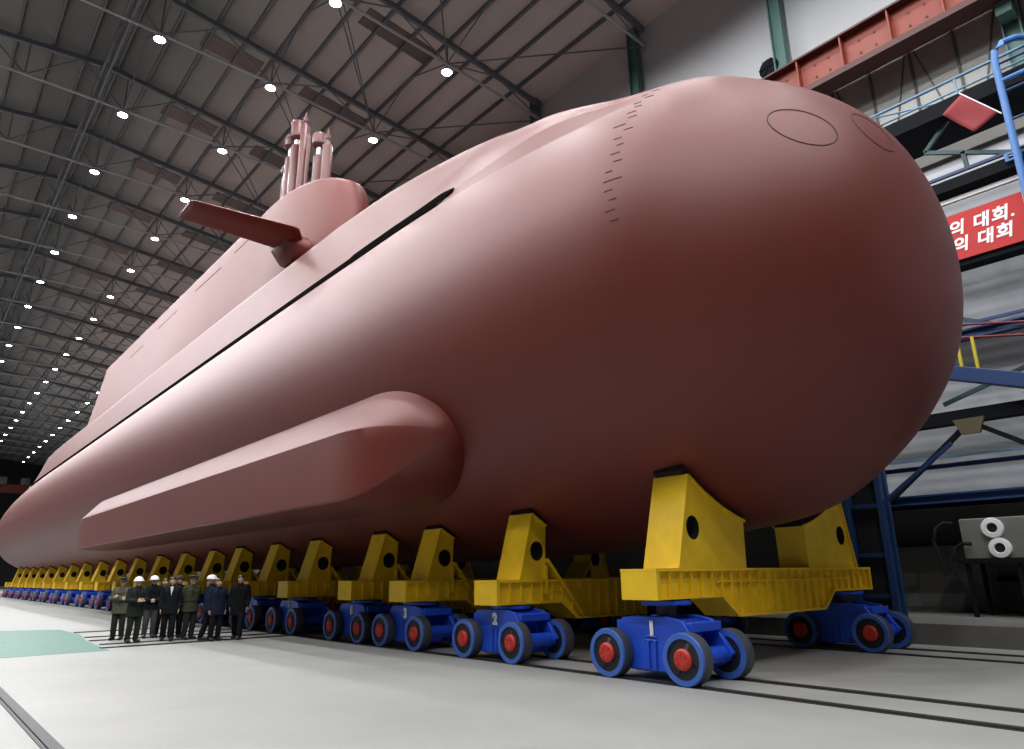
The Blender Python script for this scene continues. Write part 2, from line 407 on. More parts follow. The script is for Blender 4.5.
m=MB(); m.box((XG+.2,Y0,3.56),(25.2,Y1,3.64)); tag(m.build('gallery_deck',M['darkbeam']),'lowest dark deck, added to shade the grey machine with spools','gallery floor','gallery floors')  # deck added to block lamp light and keep the low zone dark
# light-blue handrail on the top gallery
t=empty('gallery_handrail',(XG,0,15.2))
m=MB(); m.rod((0,-4,.82),(0,30,.82),.045,n=8); m.rod((0,-4,.40),(0,30,.40),.03,n=8); m.build('top_rail',M['lightblue'],t)
for k in range(12):
    m=MB(); m.rod((0,-3+2.6*k,0),(0,-3+2.6*k,.82),.035,n=8); m.build('baluster',M['lightblue'],t)
m=MB(); m.rod((0,4.8,.1),(0,7.4,.82),.03,n=8); m.build('diagonal',M['lightblue'],t)
tag(t,'light blue handrail on the topmost gallery under the crane girder','handrail')
# hanging diagonal braces near the flag
for nm,p,q,lb in (('cross_brace',(22,5.94,14.01),(22,3.4,12.75),'dark teal brace sloping down from the hull edge towards the blue ladder frame'),
                  ('cross_brace',(22,5.94,14.01),(22,5.2,14.75),'short dark teal brace rising from the hull edge to the black beam'),
                  ('cross_brace',(22,4.95,13.0),(22,4.98,13.55),'short pale vertical strut standing on the teal brace'),
                  ('cross_brace',(22.6,6.6,9.0),(22.6,3.6,7.55),'thin teal brace above the red pipes, right of the bow'),
                  ('cross_brace',(22.6,6.9,6.3),(22.6,4.0,7.2),'thin dark brace below the big blue oblique beam')):
    m=MB(); m.bar(p,q,.11,.11); tag(m.build(nm,M['brace']),lb,'brace','braces of the gallery')
t=empty('v_brace',(21.70,6.07,0))
m=MB(); m.bar((0,.05,5.5),(0,2.5,3.5),.13,.13); m.build('arm',M['darkbeam'],t)
m=MB(); m.bar((0,-.05,5.5),(0,-1.8,4.35),.13,.13); m.build('arm',M['darkbeam'],t)
m=MB(); m.prism([(-.38,5.62),(.38,5.62),(.22,5.2),(-.22,5.2)],[],-.06,.06,f=lambda x,z,y:(y-.08,x,z)); m.build('gusset',M['brown'],t)
tag(t,'dark V-shaped brace with a brown gusset at its top','brace')
# oblique blue beam, red pipes, yellow posts
m=MB(); 
m.bar((21.5,7.6,7.40),(21.5,3.3,5.89),.30,.40); tag(m.build('oblique_beam',M['gantry'],bevel=.02),'thick dark blue beam sloping down to the right edge beside the bow','beam')
m=MB(); m.rod((21.75,6.44,8.43),(21.75,3.0,7.68),.035); tag(m.build('pipe',M['pipe']),'upper thin dark red pipe right of the bow','pipe','red pipes')
m=MB(); m.rod((21.75,6.53,8.06),(21.75,3.1,7.35),.035); tag(m.build('pipe',M['pipe']),'lower thin dark red pipe right of the bow','pipe','red pipes')
for (yy,zt,lb) in ((5.95,7.83,'yellow post nearer the hull, standing on the oblique blue beam'),(5.58,7.81,'yellow post farther from the hull, standing on the oblique blue beam')):
    m=MB(); m.rod((21.5,yy,7.40-(7.6-yy)*.351+.18),(21.5,yy,zt),.045); tag(m.build('guard_post',M['post']),lb,'post','yellow posts on the blue beam')

# banner with lettering
def text_mesh(body,size,name,material,parent,mw,bold=.0,ext=.01,shear=0):
    cu=bpy.data.curves.new(name+'_c','FONT'); cu.body=body; cu.size=size; cu.extrude=ext; cu.offset=bold; cu.shear=shear; cu.space_character=1.12
    to=bpy.data.objects.new(name+'_t',cu); COL.objects.link(to)
    dg=bpy.context.evaluated_depsgraph_get(); dg.update()
    me=bpy.data.meshes.new_from_object(to.evaluated_get(dg)); me.name=name
    COL.objects.unlink(to); bpy.data.objects.remove(to)
    me.materials.clear(); me.materials.append(material)
    o=bpy.data.objects.new(name,me); COL.objects.link(o); o.parent=parent; o.matrix_local=mw
    return o
t=empty('banner',(21.70,5.4,10.17))
m=MB(); m.box((-.03,-1.62,0),(.03,5.5,1.40)); m.build('cloth',M['banner'],t)
m=MB(); m.box((-.04,-1.65,0),(.04,-1.62,1.40)); m.build('border',M['white'],t)
FL=Matrix(((0,0,-1,-.035),(-1,0,0,0),(0,1,0,0),(0,0,0,1)))   # text x -> -Y, text y -> Z, faces -X
def tm(y,z): 
    k=FL.copy(); k[1][3]=y; k[2][3]=z; return k
text_mesh('\uc758 \ub300\ud68c.',.47,'lettering',M['white'],t,tm(.28,.79),bold=.014,shear=.18)
text_mesh('\uc758 \ub300\ud68c',.47,'lettering',M['white'],t,tm(.26,.27),bold=.014,shear=.18)
tag(t,'red banner with white Korean lettering hung along the gallery','banner')
# small flag on a stick
t=empty('flag',(21.42,4.2,14.5))
A_,B_,C2,D_=Vector((0,.38,.54)),Vector((0,-.38,-.50)),Vector((-.05,.93,.13)),Vector((-.05,.26,-.84))
m=MB(); m.rod(A_+(A_-B_)*.06,B_+(B_-A_)*.08,.02); m.build('stick',M['white'],t)
m=MB(); rows=[]
for i in range(11):
    u=i/10; rows.append([A_.lerp(B_,u).lerp(C2.lerp(D_,u),v/6)+Vector((-.03*math.sin(u*5+v*.5)*(v/6),0,0)) for v in range(7)])
m.loft(rows,closed=False,caps=False); o=m.build('cloth',M['flag'],t); sd=o.modifiers.new('thick','SOLIDIFY'); sd.thickness=.012
tag(t,'small plain red flag on a white stick, tilted over the gallery edge','flag')
# blue ladder frame near the right edge
t=empty('ladder_frame',(21.2,3.60,0))
for dy,lab in ((0,'stile'),(-1.15,'stile')):
    pts=[(0,dy,9.4),(0,dy,15.4),(.02,dy-.04,15.75),(.12,dy-.22,15.98),(.35,dy-.5,16.1),(1.0,dy-1.0,16.2)]
    m=MB(); m.tube(pts,.095,n=10); m.build(lab,M['ladblue'],t)
for k in range(7):
    zz=9.9+.9*k
    m=MB(); m.rod((0,-1.15,zz),(0,0,zz),.04,n=8); m.build('rung',M['gantry'],t)
m=MB(); m.rod((0,-1.15,14.75),(0,0,14.75),.07,n=10); m.build('platform_rung',M['ladblue'],t)
tag(t,'bright blue tubular ladder frame at the right edge with a bent top','ladder')
for zz,yy,lb in ((12.62,3.75,'small square blue bracket on the black beam, above the banner'),(10.18,3.62,'small square blue bracket on the black beam under the banner')):
    m=MB(); m.prism([(-.2,-.13),(.2,-.13),(.2,.13),(-.2,.13)],[[(-.11,-.06),(.11,-.06),(.11,.06),(-.11,.06)]],-.04,.04,f=lambda x,z,y:(y,x,z))
    tag(m.build('bracket',M['ladblue'],loc=(21.55 if zz>12 else 21.70,yy,zz),bevel=.01),lb,'bracket','blue brackets')

# blue lattice tower behind the far bogie
t=empty('gallery_tower',(20.0,8.7,.46))
for dx,dy,w in ((0,.35,.36),(0,-.65,.16),(.4,.35,.2),(.4,-.65,.14)):
    m=MB(); m.box((dx-w/2,dy-w/2,0),(dx+w/2,dy+w/2,4.4)); m.build('post',M['gantry'],t,bevel=.01)
for zz in (.55,1.6,2.9,3.9):
    m=MB(); m.bar((0,.35,zz),(0,-.65,zz),.08,.1); m.bar((.4,.35,zz),(.4,-.65,zz),.08,.1); m.bar((0,.35,zz),(.4,.35,zz),.08,.1); m.build('cross_bar',M['gantry'],t)
m=MB(); m.bar((0,-.65,2.9),(0,-2.6,4.3),.09,.09); m.build('strut',M['gantry'],t)
m=MB(); m.box((.08,-.55,.2),(.14,.15,3.8)); m.build('dark_panel',M['black'],t)
tag(t,'dark blue steel gallery tower behind the far bogie of the first cart','tower')

# grey machine with two round spools, stand, hoses
t=empty('spool_machine',(21.6,5.77,1.905))
m=MB(); m.box((0,-.75,0),(.9,1.0,1.05)); m.build('cabinet',M['boxgrey'],t,bevel=.03)
for z,yy in ((.78,.22),(.27,.13)):
    m=MB(); m.lathe([(.245,.02),(.26,-.10),(.24,-.14),(.135,-.15),(.12,-.12),(.115,0)],(0,yy,z),'x',28); m.build('spool',M['white'],t)
    m=MB(); m.lathe([(0,-.10),(.12,-.10),(.12,0)],(0,yy,z),'x',20); m.build('spool_core',M['black'],t)
tag(t,'grey machine cabinet with two white round spools on a dark bench','machine')
t=empty('work_bench',(21.6,5.77,.46))
m=MB(); m.box((-.15,-1.9,1.34),(1.2,1.15,1.445)); m.build('bench_top',M['darkbeam'],t)
for yy in (-1.7,-.2,.95):
    for xx in (-.05,1.1):
        m=MB(); m.box((xx-.05,yy-.05,0),(xx+.05,yy+.05,1.34)); m.build('leg',M['darkbeam'],t)
tag(t,'dark steel bench under the grey machine','bench')
for k,(yy,zz) in enumerate(((7.35,2.75),(6.98,2.2))):
    m=MB(); m.tube([(21.5,yy-.45,zz+.1),(21.48,yy-.25,zz+.12),(21.45,yy-.05,zz-.02),(21.42,yy+.05,zz-.35),(21.45,yy-.02,zz-.8),(21.5,yy-.1,1.35 if k else 1.5)],.05,n=8)
    tag(m.build('hose',M['rubber']),['taller bent black hose left of the grey machine','shorter black hose touching the side of the grey machine'][k],'hose','black hoses')
t=empty('store_cabinet',(24.4,9.6,.46))
m=MB(); m.box((-.4,-2.6,0),(.4,1.2,1.9)); m.build('body',M['lowwall'],t,bevel=.02)
for k in range(4):
    m=MB(); m.box((-.43,-2.5+.92*k,.1),(-.40,-1.66+.92*k,1.8)); m.build('door',M['boxgrey'] if k%2 else M['lowwall'],t)
tag(t,'row of dim grey lockers against the low wall left of the hoses','cabinet')
m=MB(); m.box((24.6,-8,1.30),(25.2,50,1.42)); tag(m.build('wall_shelf',M['darkbeam']),'long dark horizontal rail along the low grey wall','rail')

# ------------------------------------------------------------------ the submarine
HX,HZ=13.3,7.49
KD=[0,.12,.5,1.1,2.0,3.2,5,8,12.5,70,78,86,92,98,104,110,116,121,124]
KR=[0,1.235,2.36,3.21,4.02,4.72,5.03,5.29,5.42,5.42,5.40,5.30,5.16,4.95,4.65,4.2,3.5,2.6,1.4]
YB=3.61
def hermite(ks,rs,x):
    import bisect
    i=min(max(bisect.bisect_right(ks,x)-1,0),len(ks)-2)
    def sl(j):
        if j==0: return (rs[1]-rs[0])/(ks[1]-ks[0])
        if j==len(ks)-1: return (rs[-1]-rs[-2])/(ks[-1]-ks[-2])
        return (rs[j+1]-rs[j-1])/(ks[j+1]-ks[j-1])
    h=ks[i+1]-ks[i];t=(x-ks[i])/h
    return (2*t**3-3*t**2+1)*rs[i]+(t**3-2*t**2+t)*h*sl(i)+(-2*t**3+3*t**2)*rs[i+1]+(t**3-t**2)*h*sl(i+1)
SK=[math.sqrt(d) for d in KD]
def hr(y):
    d=max(0,y-YB)
    return max(.0,hermite(SK,KR,math.sqrt(d)))
PHI=math.radians(44.5)      # polar angle of the flood slot above horizontal
YS,YE=13.2,89.5             # slot / casing extent
def deckz(y): 
    z=hermite([8,10.7,14,18.7,30,60,84,89.5,91],[11.95,12.46,13.12,13.60,13.82,13.82,13.75,12.4,11.6],min(max(y,8),91))
    return z
def hullr(y,th):
    """polar radius at angle th above horizontal (0..pi), casing blended in"""
    r=hr(y)
    if th<=0 or th>=PI or y<7 or y>91: return r
    a=min(th,PI-th)
    if a<PHI-.02: return r
    # casing cross-section: side from slot to deck edge, then flat deck
    zd=deckz(y)-HZ; sx,sz=5.42*math.cos(PHI),5.42*math.sin(PHI); ex=3.3
    c,s=math.cos(a),math.sin(a)
    # side line through (sx,sz)-(ex,zd)
    nx,nz=(zd-sz),(sx-ex); L=math.hypot(nx,nz); nx/=L;nz/=L
    dd=nx*sx+nz*sz; den=nx*c+nz*s; r1=dd/den if den>1e-3 else 99
    r2=(zd+.22*(1-min(1,abs(c)*8/ex)))/s if s>1e-3 else 99
    k=.02+.9*(1-sstep(9,22,y))
    # smooth min of the two casing planes
    h=min(1,max(0,.5+.5*(r2-r1)/k)); rc=r2*(1-h)+r1*h-k*h*(1-h)*.6
    k2=.05+1.0*(1-sstep(9,18,y)); h=min(1,max(0,.5+.5*(rc-r)/k2)); rr=r*(1-h)+rc*h+k2*h*(1-h)*sstep(7,9,y)*.5
    w=sstep(7,10.5,y)
    return max(r, r+(rr-r)*w)
def hp(y,th,off=0):
    r=hullr(y,th)+off
    return Vector((HX-r*math.cos(th),y,HZ+r*math.sin(th)))
sub=empty('submarine',(HX,60,0))
tag(sub,'huge red-brown primed submarine resting on the row of yellow cradle carts','submarine')
SP=Vector((HX,60,0))
def sb(mb,name,material,parent=None,**k):
    o=mb.build(name,material,None,**k)
    p=parent or sub; o.parent=p
    off = -SP if p is sub else -(SP+p.location)
    o.data.transform(Matrix.Translation(off)); return o
ys=[YB+ (i/46)**2*9.59 for i in range(47)]            # bow to slot start (13.2)
ys[-1]=YS
y=YS
ys2=[YS]
while ys2[-1]<YE-.4: ys2.append(ys2[-1]+ (.35 if ys2[-1]<24 else .8))
ys2[-1]=YE
ys3=[YE+ (YB+124-YE)*i/40 for i in range(41)]
NT=[]
def frange(a,b,n): return [a+(b-a)*i/n for i in range(n)]
lower=[-PI-PHI+ (PI+2*PHI)*i/110 for i in range(111)]      # from starboard slot, under the keel, to port slot  (angles -225..45)
upper=[PHI+(PI-2*PHI)*i/120 for i in range(121)]
def norm(th):
    while th>PI: th-=2*PI
    while th<-PI: th+=2*PI
    return th
def hpn(y,th):
    t=norm(th)
    return hp(y,t) if t>0 else Vector((HX-hr(y)*math.cos(t),y,HZ+hr(y)*math.sin(t)))
m=MB()
full=lower[:-1]+upper[:-1]
m.loft([[hpn(y,t) for t in full] for y in ys],caps=False)
m.loft([[hpn(y,t) for t in lower] for y in ys2],caps=False,closed=False)
_r3=[[hpn(y,t) for t in full] for y in ys3]; m.loft(_r3,caps=False); m.add(_r3[-1],[tuple(range(len(full)))],0)
sb(m,'pressure_hull',M['hull'],sharp=50)
m=MB(); m.loft([[hp(y,t) for t in upper] for y in ys2],caps=False,closed=False)
sb(m,'deck_casing',M['hull'],sharp=50)
# flood slots both sides
for sgn in (1,-1):
    m=MB(); rings=[]
    yy=YS
    while yy<=YE-.5:
        w=.25 if yy<18.8 else .20
        if yy<13.9: w*=.25+.75*(yy-YS)/.7
        r=hr(yy); ring=[]
        for da,off in [(-w,-.2)]+[(w*(q-4)/4,.035) for q in range(9)]+[(w,-.2)]:
            th=PHI+da/r
            rr=hullr(yy,th)+off
            ring.append(Vector((HX-sgn*rr*math.cos(th),yy,HZ+rr*math.sin(th))))
        rings.append(ring); yy+=.2 if yy<20 else .5
    m.loft(rings,smooth=False); sb(m,'flood_slot',M['slot'])
# sail / long hump
ZS=19.8
def wt(y): return 2.0*math.sqrt(max(0,1-((31.7-y)/5.0)**2)) if y<31.7 else 2.0
ysl=[31.7-5*math.cos(PI/2*i/22) for i in range(23)]+[33+1.2*i for i in range(30)]+[68.3]
rings=[]
for y in ysl:
    w=wt(y)+.015; wb=w+ (1.05*sstep(34,48,y)); f=min(.30,w*.9); ring=[]
    side=[(wb,13.0),(w+(wb-w)*.75,14.6),(w+(wb-w)*.45,16.4),(w+(wb-w)*.12,18.6),(w,ZS-f)]+[(w-f+f*math.cos(a),ZS-f+f*math.sin(a)) for a in (.4,.8,1.2,1.5708)]
    fr=1-sstep(26.7,30.5,y); dz=.42*(1-math.sqrt(max(0,1-((28.4-y)/1.7)**2))) if y<28.4 else 0
    side=[(x,z-dz*sstep(17,19.8,z)) for x,z in side]
    side=[(x,z,y-.55*fr*sstep(0,1.8,ZS-z)) for x,z in side]
    ring=[Vector((HX-x,yy,z)) for x,z,yy in side]+[Vector((HX+x,yy,z)) for x,z,yy in reversed(side)]
    rings.append(ring)
m=MB(); m.loft(rings); sail=sb(m,'sail',M['hull'],sharp=40)
# seam lines of the missile hatches and vents on the hump side
def sailx(y,z):
    w=wt(y)+.015; wb=w+1.05*sstep(34,48,y)
    pts=[(13.0,1),(14.6,.75),(16.4,.45),(18.6,.12),(19.6,0)]
    for (za,fa),(zb_,fb) in zip(pts,pts[1:]):
        if z<=zb_: f=fa+(fb-fa)*(z-za)/(zb_-za); return HX-(w+(wb-w)*f)
    return HX-w
for y0,y1,z in ((38.5,43.0,18.75),(46.5,51.0,18.5),(54.5,58.5,18.2),(34.0,36.5,18.9)):
    m=MB(); n=8; r=[]
    for i in range(n+1):
        y=y0+(y1-y0)*i/n; x=sailx(y,z); r.append([Vector((x+.05,y,z-.035)),Vector((x-.008,y,z-.035)),Vector((x-.008,y,z+.035)),Vector((x+.05,y,z+.035))])
    m.loft(r,smooth=False); sb(m,'seam_line',M['line'])
# steel oval added as the highlight near the sail top front
m=MB(); m.ball((0,0,0),1,18,10,sc=(.05,.42,.10)); o=sb(m,'sail_highlight',M['steel']); 
px=sailx(28.4,19.25); o.data.transform(Matrix.Rotation(-math.radians(38),4,'Z')); o.data.transform(Matrix.Translation(Vector((HX-wt(28.3)-.0,28.3,19.22))))
# sail planes
for sgn in (1,-1):
    m=MB(); rings=[]
    for s,(x,yl,yt,tk) in enumerate(((1.7,28.0,29.75,.40),(2.25,27.15,29.70,.34),(2.6,27.08,29.65,.30),(4.6,27.3,29.5,.26),(6.5,27.5,29.42,.22),(6.66,27.55,29.38,.17),(6.7,27.7,29.25,.08))):
        ring=[]
        for k in range(20):
            a=2*PI*k/20; c=(yl+yt)/2; h=(yt-yl)/2
            yy=c-h*math.cos(a); zz=16.45+tk*.5*math.sin(a)*(1 if math.cos(a)>0 else .75)*2*.5*(1.2-.3*math.cos(a+PI))
            ring.append(Vector((HX-sgn*x,yy,zz)))
        rings.append(ring)
    m.loft(rings); p=sb(m,'sail_plane',M['hull'],sharp=45)
    m=MB(); rings=[]
    for x,h,l in ((1.3,.95,1.2),(2.0,.9,1.1),(2.25,.6,1.0),(2.5,.2,.85)):
        rings.append([Vector((HX-sgn*x,28.95+l*math.cos(2*PI*k/18),16.35-.25*(h-.2)+h*.8*math.sin(2*PI*k/18))) for k in range(18)])
    m.loft(rings); o=m.build('plane_root',M['hull']); o.parent=p; o.data.transform(Matrix.Translation(-SP))
# masts
def mast(name,x,y,zt,r,head=None,rod=None,lower=None):
    m=MB(); zl=lower or zt
    m.lathe([(0,ZS-.5),(r,ZS-.5),(r,zl-.1),(r*.8,zl),(0,zl)],(x,y,0),'z',16); o=sb(m,name,M['mast'])
    if head:
        hr_,h=head; m=MB(); m.rod((x,y,zl-.05),(x,y,zt-h+.05),r*.5,n=12); k=m.build('neck',M['steel']); k.parent=o; k.data.transform(Matrix.Translation(-SP))
        m=MB(); m.lathe([(0,zt-h),(hr_*.7,zt-h),(hr_,zt-h+.12),(hr_,zt-.1),(hr_*.85,zt),(0,zt)],(x,y,0),'z',20); k=m.build('mast_head',M['mast']); k.parent=o; k.data.transform(Matrix.Translation(-SP))
    if rod:
        m=MB(); m.rod((x,y,zl-.05),(x,y,zt-.25),.09,n=10); m.lathe([(0,zt-.5),(.14,zt-.5),(.14,zt-.25),(.06,zt-.2),(.05,zt+.1),(0,zt+.1)],(x,y,0),'z',10); k=m.build('aerial',M['mast']); k.parent=o; k.data.transform(Matrix.Translation(-SP))
mast('periscope_mast',13.3,35.5,24.6,.15,head=(.2,.5),lower=23.9)
mast('snorkel_mast',13.3,34.9,26.25,.27,head=(.36,.75),lower=24.9)
mast('snorkel_mast',13.3,34.0,26.75,.33,head=(.40,1.15),lower=25.2)
mast('aerial_mast',13.3,33.0,26.75,.26,rod=1,lower=26.0)
mast('rod_mast',13.3,32.4,25.1,.09)
mast('snorkel_mast',13.3,30.95,24.3,.27,head=(.38,.75),lower=23.0)
mast('aerial_mast',13.3,29.9,24.0,.26,rod=1,lower=23.15)
# side pod (long sponson)
for sgn in (1,-1):
    y0,y1=12.05,46.6
    yl=[y0+2.6*(1-math.cos(PI/2*i/14)) for i in range(15)]+[15.2+1.2*i for i in range(25)]+[44.8,46.0,y1]
    rings=[]
    for y in yl:
        t=min(1,max(0,(y-y0)/2.6)); g=math.sqrt(max(0,1-(1-t)**2))
        tb=1-.55*sstep(44.5,46.6,y)
        base=[(3.0,3.3+.5),(3.6,3.28),(6.03,3.28),(6.07,3.32),(6.07,4.84),(6.05,4.88),(5.05,6.02),(4.3,6.1)]   # distance from centreline, height
        cx,cz=4.55,4.65; ring=[]
        pts=[]
        for i in range(len(base)):
            (a,b),(c,d)=base[i],base[(i+1)%len(base)]
            for q in range(4): pts.append((a+(c-a)*q/4,b+(d-b)*q/4))
        for a,b in pts:
            # round the section towards an ellipse at the nose
            ang=math.atan2(b-cz,a-cx); ea,eb=cx+1.45*math.cos(ang),cz+1.38*math.sin(ang)
            q=sstep(0,.62,t)
            a2=ea+(a-ea)*q; b2=eb+(b-eb)*q
            a3=cx+(a2-cx)*(.0+g) ; b3=cz+(b2-cz)*(.0+g)
            a3=cx+(a3-cx)*tb
            ring.append(Vector((HX-sgn*a3,y,b3)))
        rings.append(ring)
    m=MB(); m.loft(rings); sb(m,'side_pod',M['hull'],sharp=24)
# round torpedo shutter outlines on the bow
def bow_ring(cx,cz,rad,n=64):
    pts=[]
    for k in range(n+1):
        a=2*PI*k/n; x=cx+rad*math.cos(a); z=cz+rad*math.sin(a); q=math.hypot(x-HX,z-HZ)
        # bisect y on bow where radius = q
        lo,hi=YB,12
        for _ in range(40):
            md=(lo+hi)/2
            if hr(md)<q: lo=md
            else: hi=md
        pts.append(Vector((x,hi,z)))
    return pts
for cx,cz,rad in ((10.68,9.07,.47),(12.2,9.33,.46),(15.92,9.07,.47)):
    m=MB(); m.tube(bow_ring(cx,cz,rad),.011,n=6); sb(m,'shutter_outline',M['line'])
# frame marks welded round the bow section
for k in range(19):
    th=math.radians(47-2.55*k); l=(.17,.14,.19)[k%3]*(1.9 if k in (7,14) else 1); y0=7.03+.05*math.sin(k*2.1)+(.12 if k%2 else 0)
    m=MB(); r=[]
    for i in range(4):
        y=y0+l*i/3
        r.append([hp(y,th+da,off) for da,off in ((-.0018,-.02),(-.0018,.005),(.0018,.005),(.0018,-.02))])
    m.loft(r,smooth=False); sb(m,'frame_mark',M['line'])

# ------------------------------------------------------------------ cradle carts
def wheel_mb():
    m=MB(); w=.085
    m.lathe([(.16,-w-.03),(.30,-w-.03)],(0,0,0),'x',28,1)
    m.lathe([(.30,-w-.03),(.30,-w-.055),(.375,-w-.055),(.39,-w-.03)],(0,0,0),'x',28,0)
    m.lathe([(.39,-w-.03),(.39,w+.0),(.38,w+.03)],(0,0,0),'x',28,2)
    m.lathe([(.38,w+.03),(.28,w+.03),(.28,w+.01)],(0,0,0),'x',28,0); m.lathe([(.28,w+.01),(.0,w+.01)],(0,0,0),'x',28,1)
    m.lathe([(.0,-w-.085),(.13,-w-.085),(.16,-w-.06),(.16,-w-.03)],(0,0,0),'x',20,3)
    for k in range(6):
        a=k*PI/3; m.rod((-w-.105,.09*math.cos(a),.09*math.sin(a)),(-w-.08,.09*math.cos(a),.09*math.sin(a)),.018,n=6,mi=3)
    return m
WM=[M['rimblue'],M['black'],M['tread'],M['red']]
proto_wheel=None
def bogie(parent,x,sgn,zt):
    """bogie centred at local x; sgn=-1 near side (outer side faces -x)"""
    m=MB()
    pl=[(-.98,.42),(-.80,.66),(-.62,.93),(-.30,.98),(.30,.98),(.62,.95),(.80,.66),(.98,.42),(.80,.26),(.48,.14),(-.48,.14),(-.80,.26)]
    for xx in (-.44,.34):
        m.prism(pl,[],xx,xx+.10,f=lambda a,z,y:(x+y,a,z))
    m.box((x-.42,-.40,.13),(x+.42,.40,.92))
    for yy in (-.775,.775):
        m.rod((x-.56,yy,.40),(x+.56,yy,.40),.13,n=16)
    m.box((x-.40,-.78,.76),(x+.40,-.44,.90)); m.box((x-.40,.44,.76),(x+.40,.78,.90))
    for zz in (.66,.60): m.box((x-.47,-.12,zz),(x-.44,.12,zz+.025))
    m.box((x-.475,-.09,.18),(x-.44,-.05,.6)); m.box((x-.475,.05,.18),(x-.44,.09,.6))
    b=m.build('bogie',M['blue'],parent,bevel=.02)
    m=MB(); m.lathe([(0,.9),(.24,.9),(.22,.94),(.17,.95),(.17,zt-.08),(.0,zt-.08)],(x,0,0),'z',20); m.build('pivot_column',M['rail'],b)
    m=MB(); m.lathe([(0,zt-.10),(.40,zt-.10),(.42,zt-.08),(.42,zt-.03),(.30,zt-.015),(.0,zt)],(x,0,0),'z',24); m.build('turntable_disc',M['blue'],b)
    for dx in (-.56,.56):
        for yy in (-.775,.775):
            global proto_wheel
            if proto_wheel is None: proto_wheel=wheel_mb().build('wheel',WM,b); w=proto_wheel
            else:
                w=proto_wheel.copy(); COL.objects.link(w); w.parent=b
            w.location=(x+dx,yy,.39); w.rotation_euler=(0,0,0 if dx<0 else PI)
            w.rotation_euler[0]=random.random()
            w['label']='blue-rimmed wheel with black web and red hub'
    return b
def saddle_poly(y,top,sgn,R0,inner=1.15,outer_b=3.3,outer_t=2.85):
    pts=[(-outer_b,top)]
    n=14; rad=R0
    def zc(x): return HZ-math.sqrt(max(.1,rad*rad-x*x))
    pts.append((-outer_t,zc(outer_t)))
    for i in range(1,n+1):
        x=outer_t+(inner-outer_t)*i/n; pts.append((-x,zc(x)))
    pts.append((-inner-.04,top))
    return [(sgn*a,b) for a,b in pts]
CARTY=[7.78,11.85,15.3,18.0,22.1,25.4,29.0,32.2,36.2,40.4,45.0,49.6,54.4,59.6,64.6,69.6,74.8,80,85.2,90.4,95.6]
def make_cart(y,top,big,pid):
    """beam, saddles, bogies at local origin = floor under the beam centre"""
    c=empty('cradle_cart',(HX,y,0))
    H=3.91; zb0=top-.47; zm=top-.82
    m=MB()
    prof=[(-H,top-.04),(-H,zb0),(-2.1,zb0),(-1.62,zm),(1.62,zm),(2.1,zb0),(H,zb0),(H,top-.04)]
    m.prism(prof,[],-.29,.29)
    m.box((-H-.03,-.38,top-.045),(H+.03,.38,top))                  # top flange
    for (a,z),(b,z2) in zip(prof[1:-1],prof[2:]): 
        if a!=b: m.bar((a,0,z),(b,0,z2),.74,.04)
    for s in (-1,1): m.box((s*(H+.025),-.375,zb0-.022),(s*(H-.06),.375,top-.002)); 
    k=-H+.36
    while k<H-.2:
        zl=zb0 if abs(k)>2.1 else (zm if abs(k)<1.62 else zm+(abs(k)-1.62)/.48*(zb0-zm))
        for s in (-1,1): m.box((k-.015,s*.29,zl),(k+.015,s*.36,top-.04))
        k+=.30
    for s in (-1,1): m.box((-2.2,s*.29,top-.24),(2.9,s*.35,top-.21))
    m.build('cross_beam',M['yellow'],c)
    R0=hr(y)+.10
    inn,ot=(1.15,2.85) if big else (2.5,2.92)
    for sgn,nm in ((1,'saddle'),(-1,'saddle')):
        m=MB(); pl=saddle_poly(y,top,sgn,R0,inner=inn,outer_t=ot)
        zt=pl[1][1]; zc=top+(zt-top)*.43; fr=(zc-top)/(zt-top); hx=-(3.3-.45*fr)+.33; hr_=min(.19,(zt-top)*.16)
        hole=[(sgn*hx+hr_*math.cos(2*PI*k/20),zc+hr_*1.1*math.sin(2*PI*k/20)) for k in range(20)]
        m.prism(pl,[hole],-.33,.33,mi=0,mi_hole=1)
        # black discs stand in for the shade inside the hole
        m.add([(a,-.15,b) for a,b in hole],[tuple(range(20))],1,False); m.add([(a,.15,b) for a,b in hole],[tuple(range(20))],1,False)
        # flange rim along the curved top and the outer slope
        for (a,b),(a2,b2) in zip(pl[:-2],pl[1:-1]): m.bar((a,0,b),(a2,0,b2),.76,.045,up=(0,0,1) if abs(a-a2)>.05 else (1,0,0))
        s=m.build(nm,[M['yellow'],M['black']],c)
        if not big:
            m=MB(); m.bar((-sgn*2.52,0,top+.42),(-sgn*1.50,0,top-.72),.80,.07); m.bar((-sgn*2.54,0,top+.30),(-sgn*2.54,0,top-.3),.78,.06,up=(1,0,0)); m.build('gusset',M['yellow'],c)
        m=MB(); rings=[]
        for i in range(17):
            ex=.12 if big else .05; x=ot+ex+(inn-.03-ot-ex)*i/16
            z=HZ-math.sqrt((R0+.005)**2-x*x); dz=HZ-z; u=Vector((sgn*-x,0,-dz)).normalized()*-1
            p=Vector((-sgn*x,0,z)); ring=[]
            for yy,o in ((-.31,0),(.31,0),(.31,.12),(-.31,.12)): ring.append(p+Vector((0,yy,0))+u*o)
            rings.append(ring)
        m.loft(rings,smooth=False); m.build('rubber_pad',M['rubber'],s)
    bogie(c,-3.24,-1,zb0-.02); bogie(c,3.24,1,zb0-.02)
    return c
carts=[]
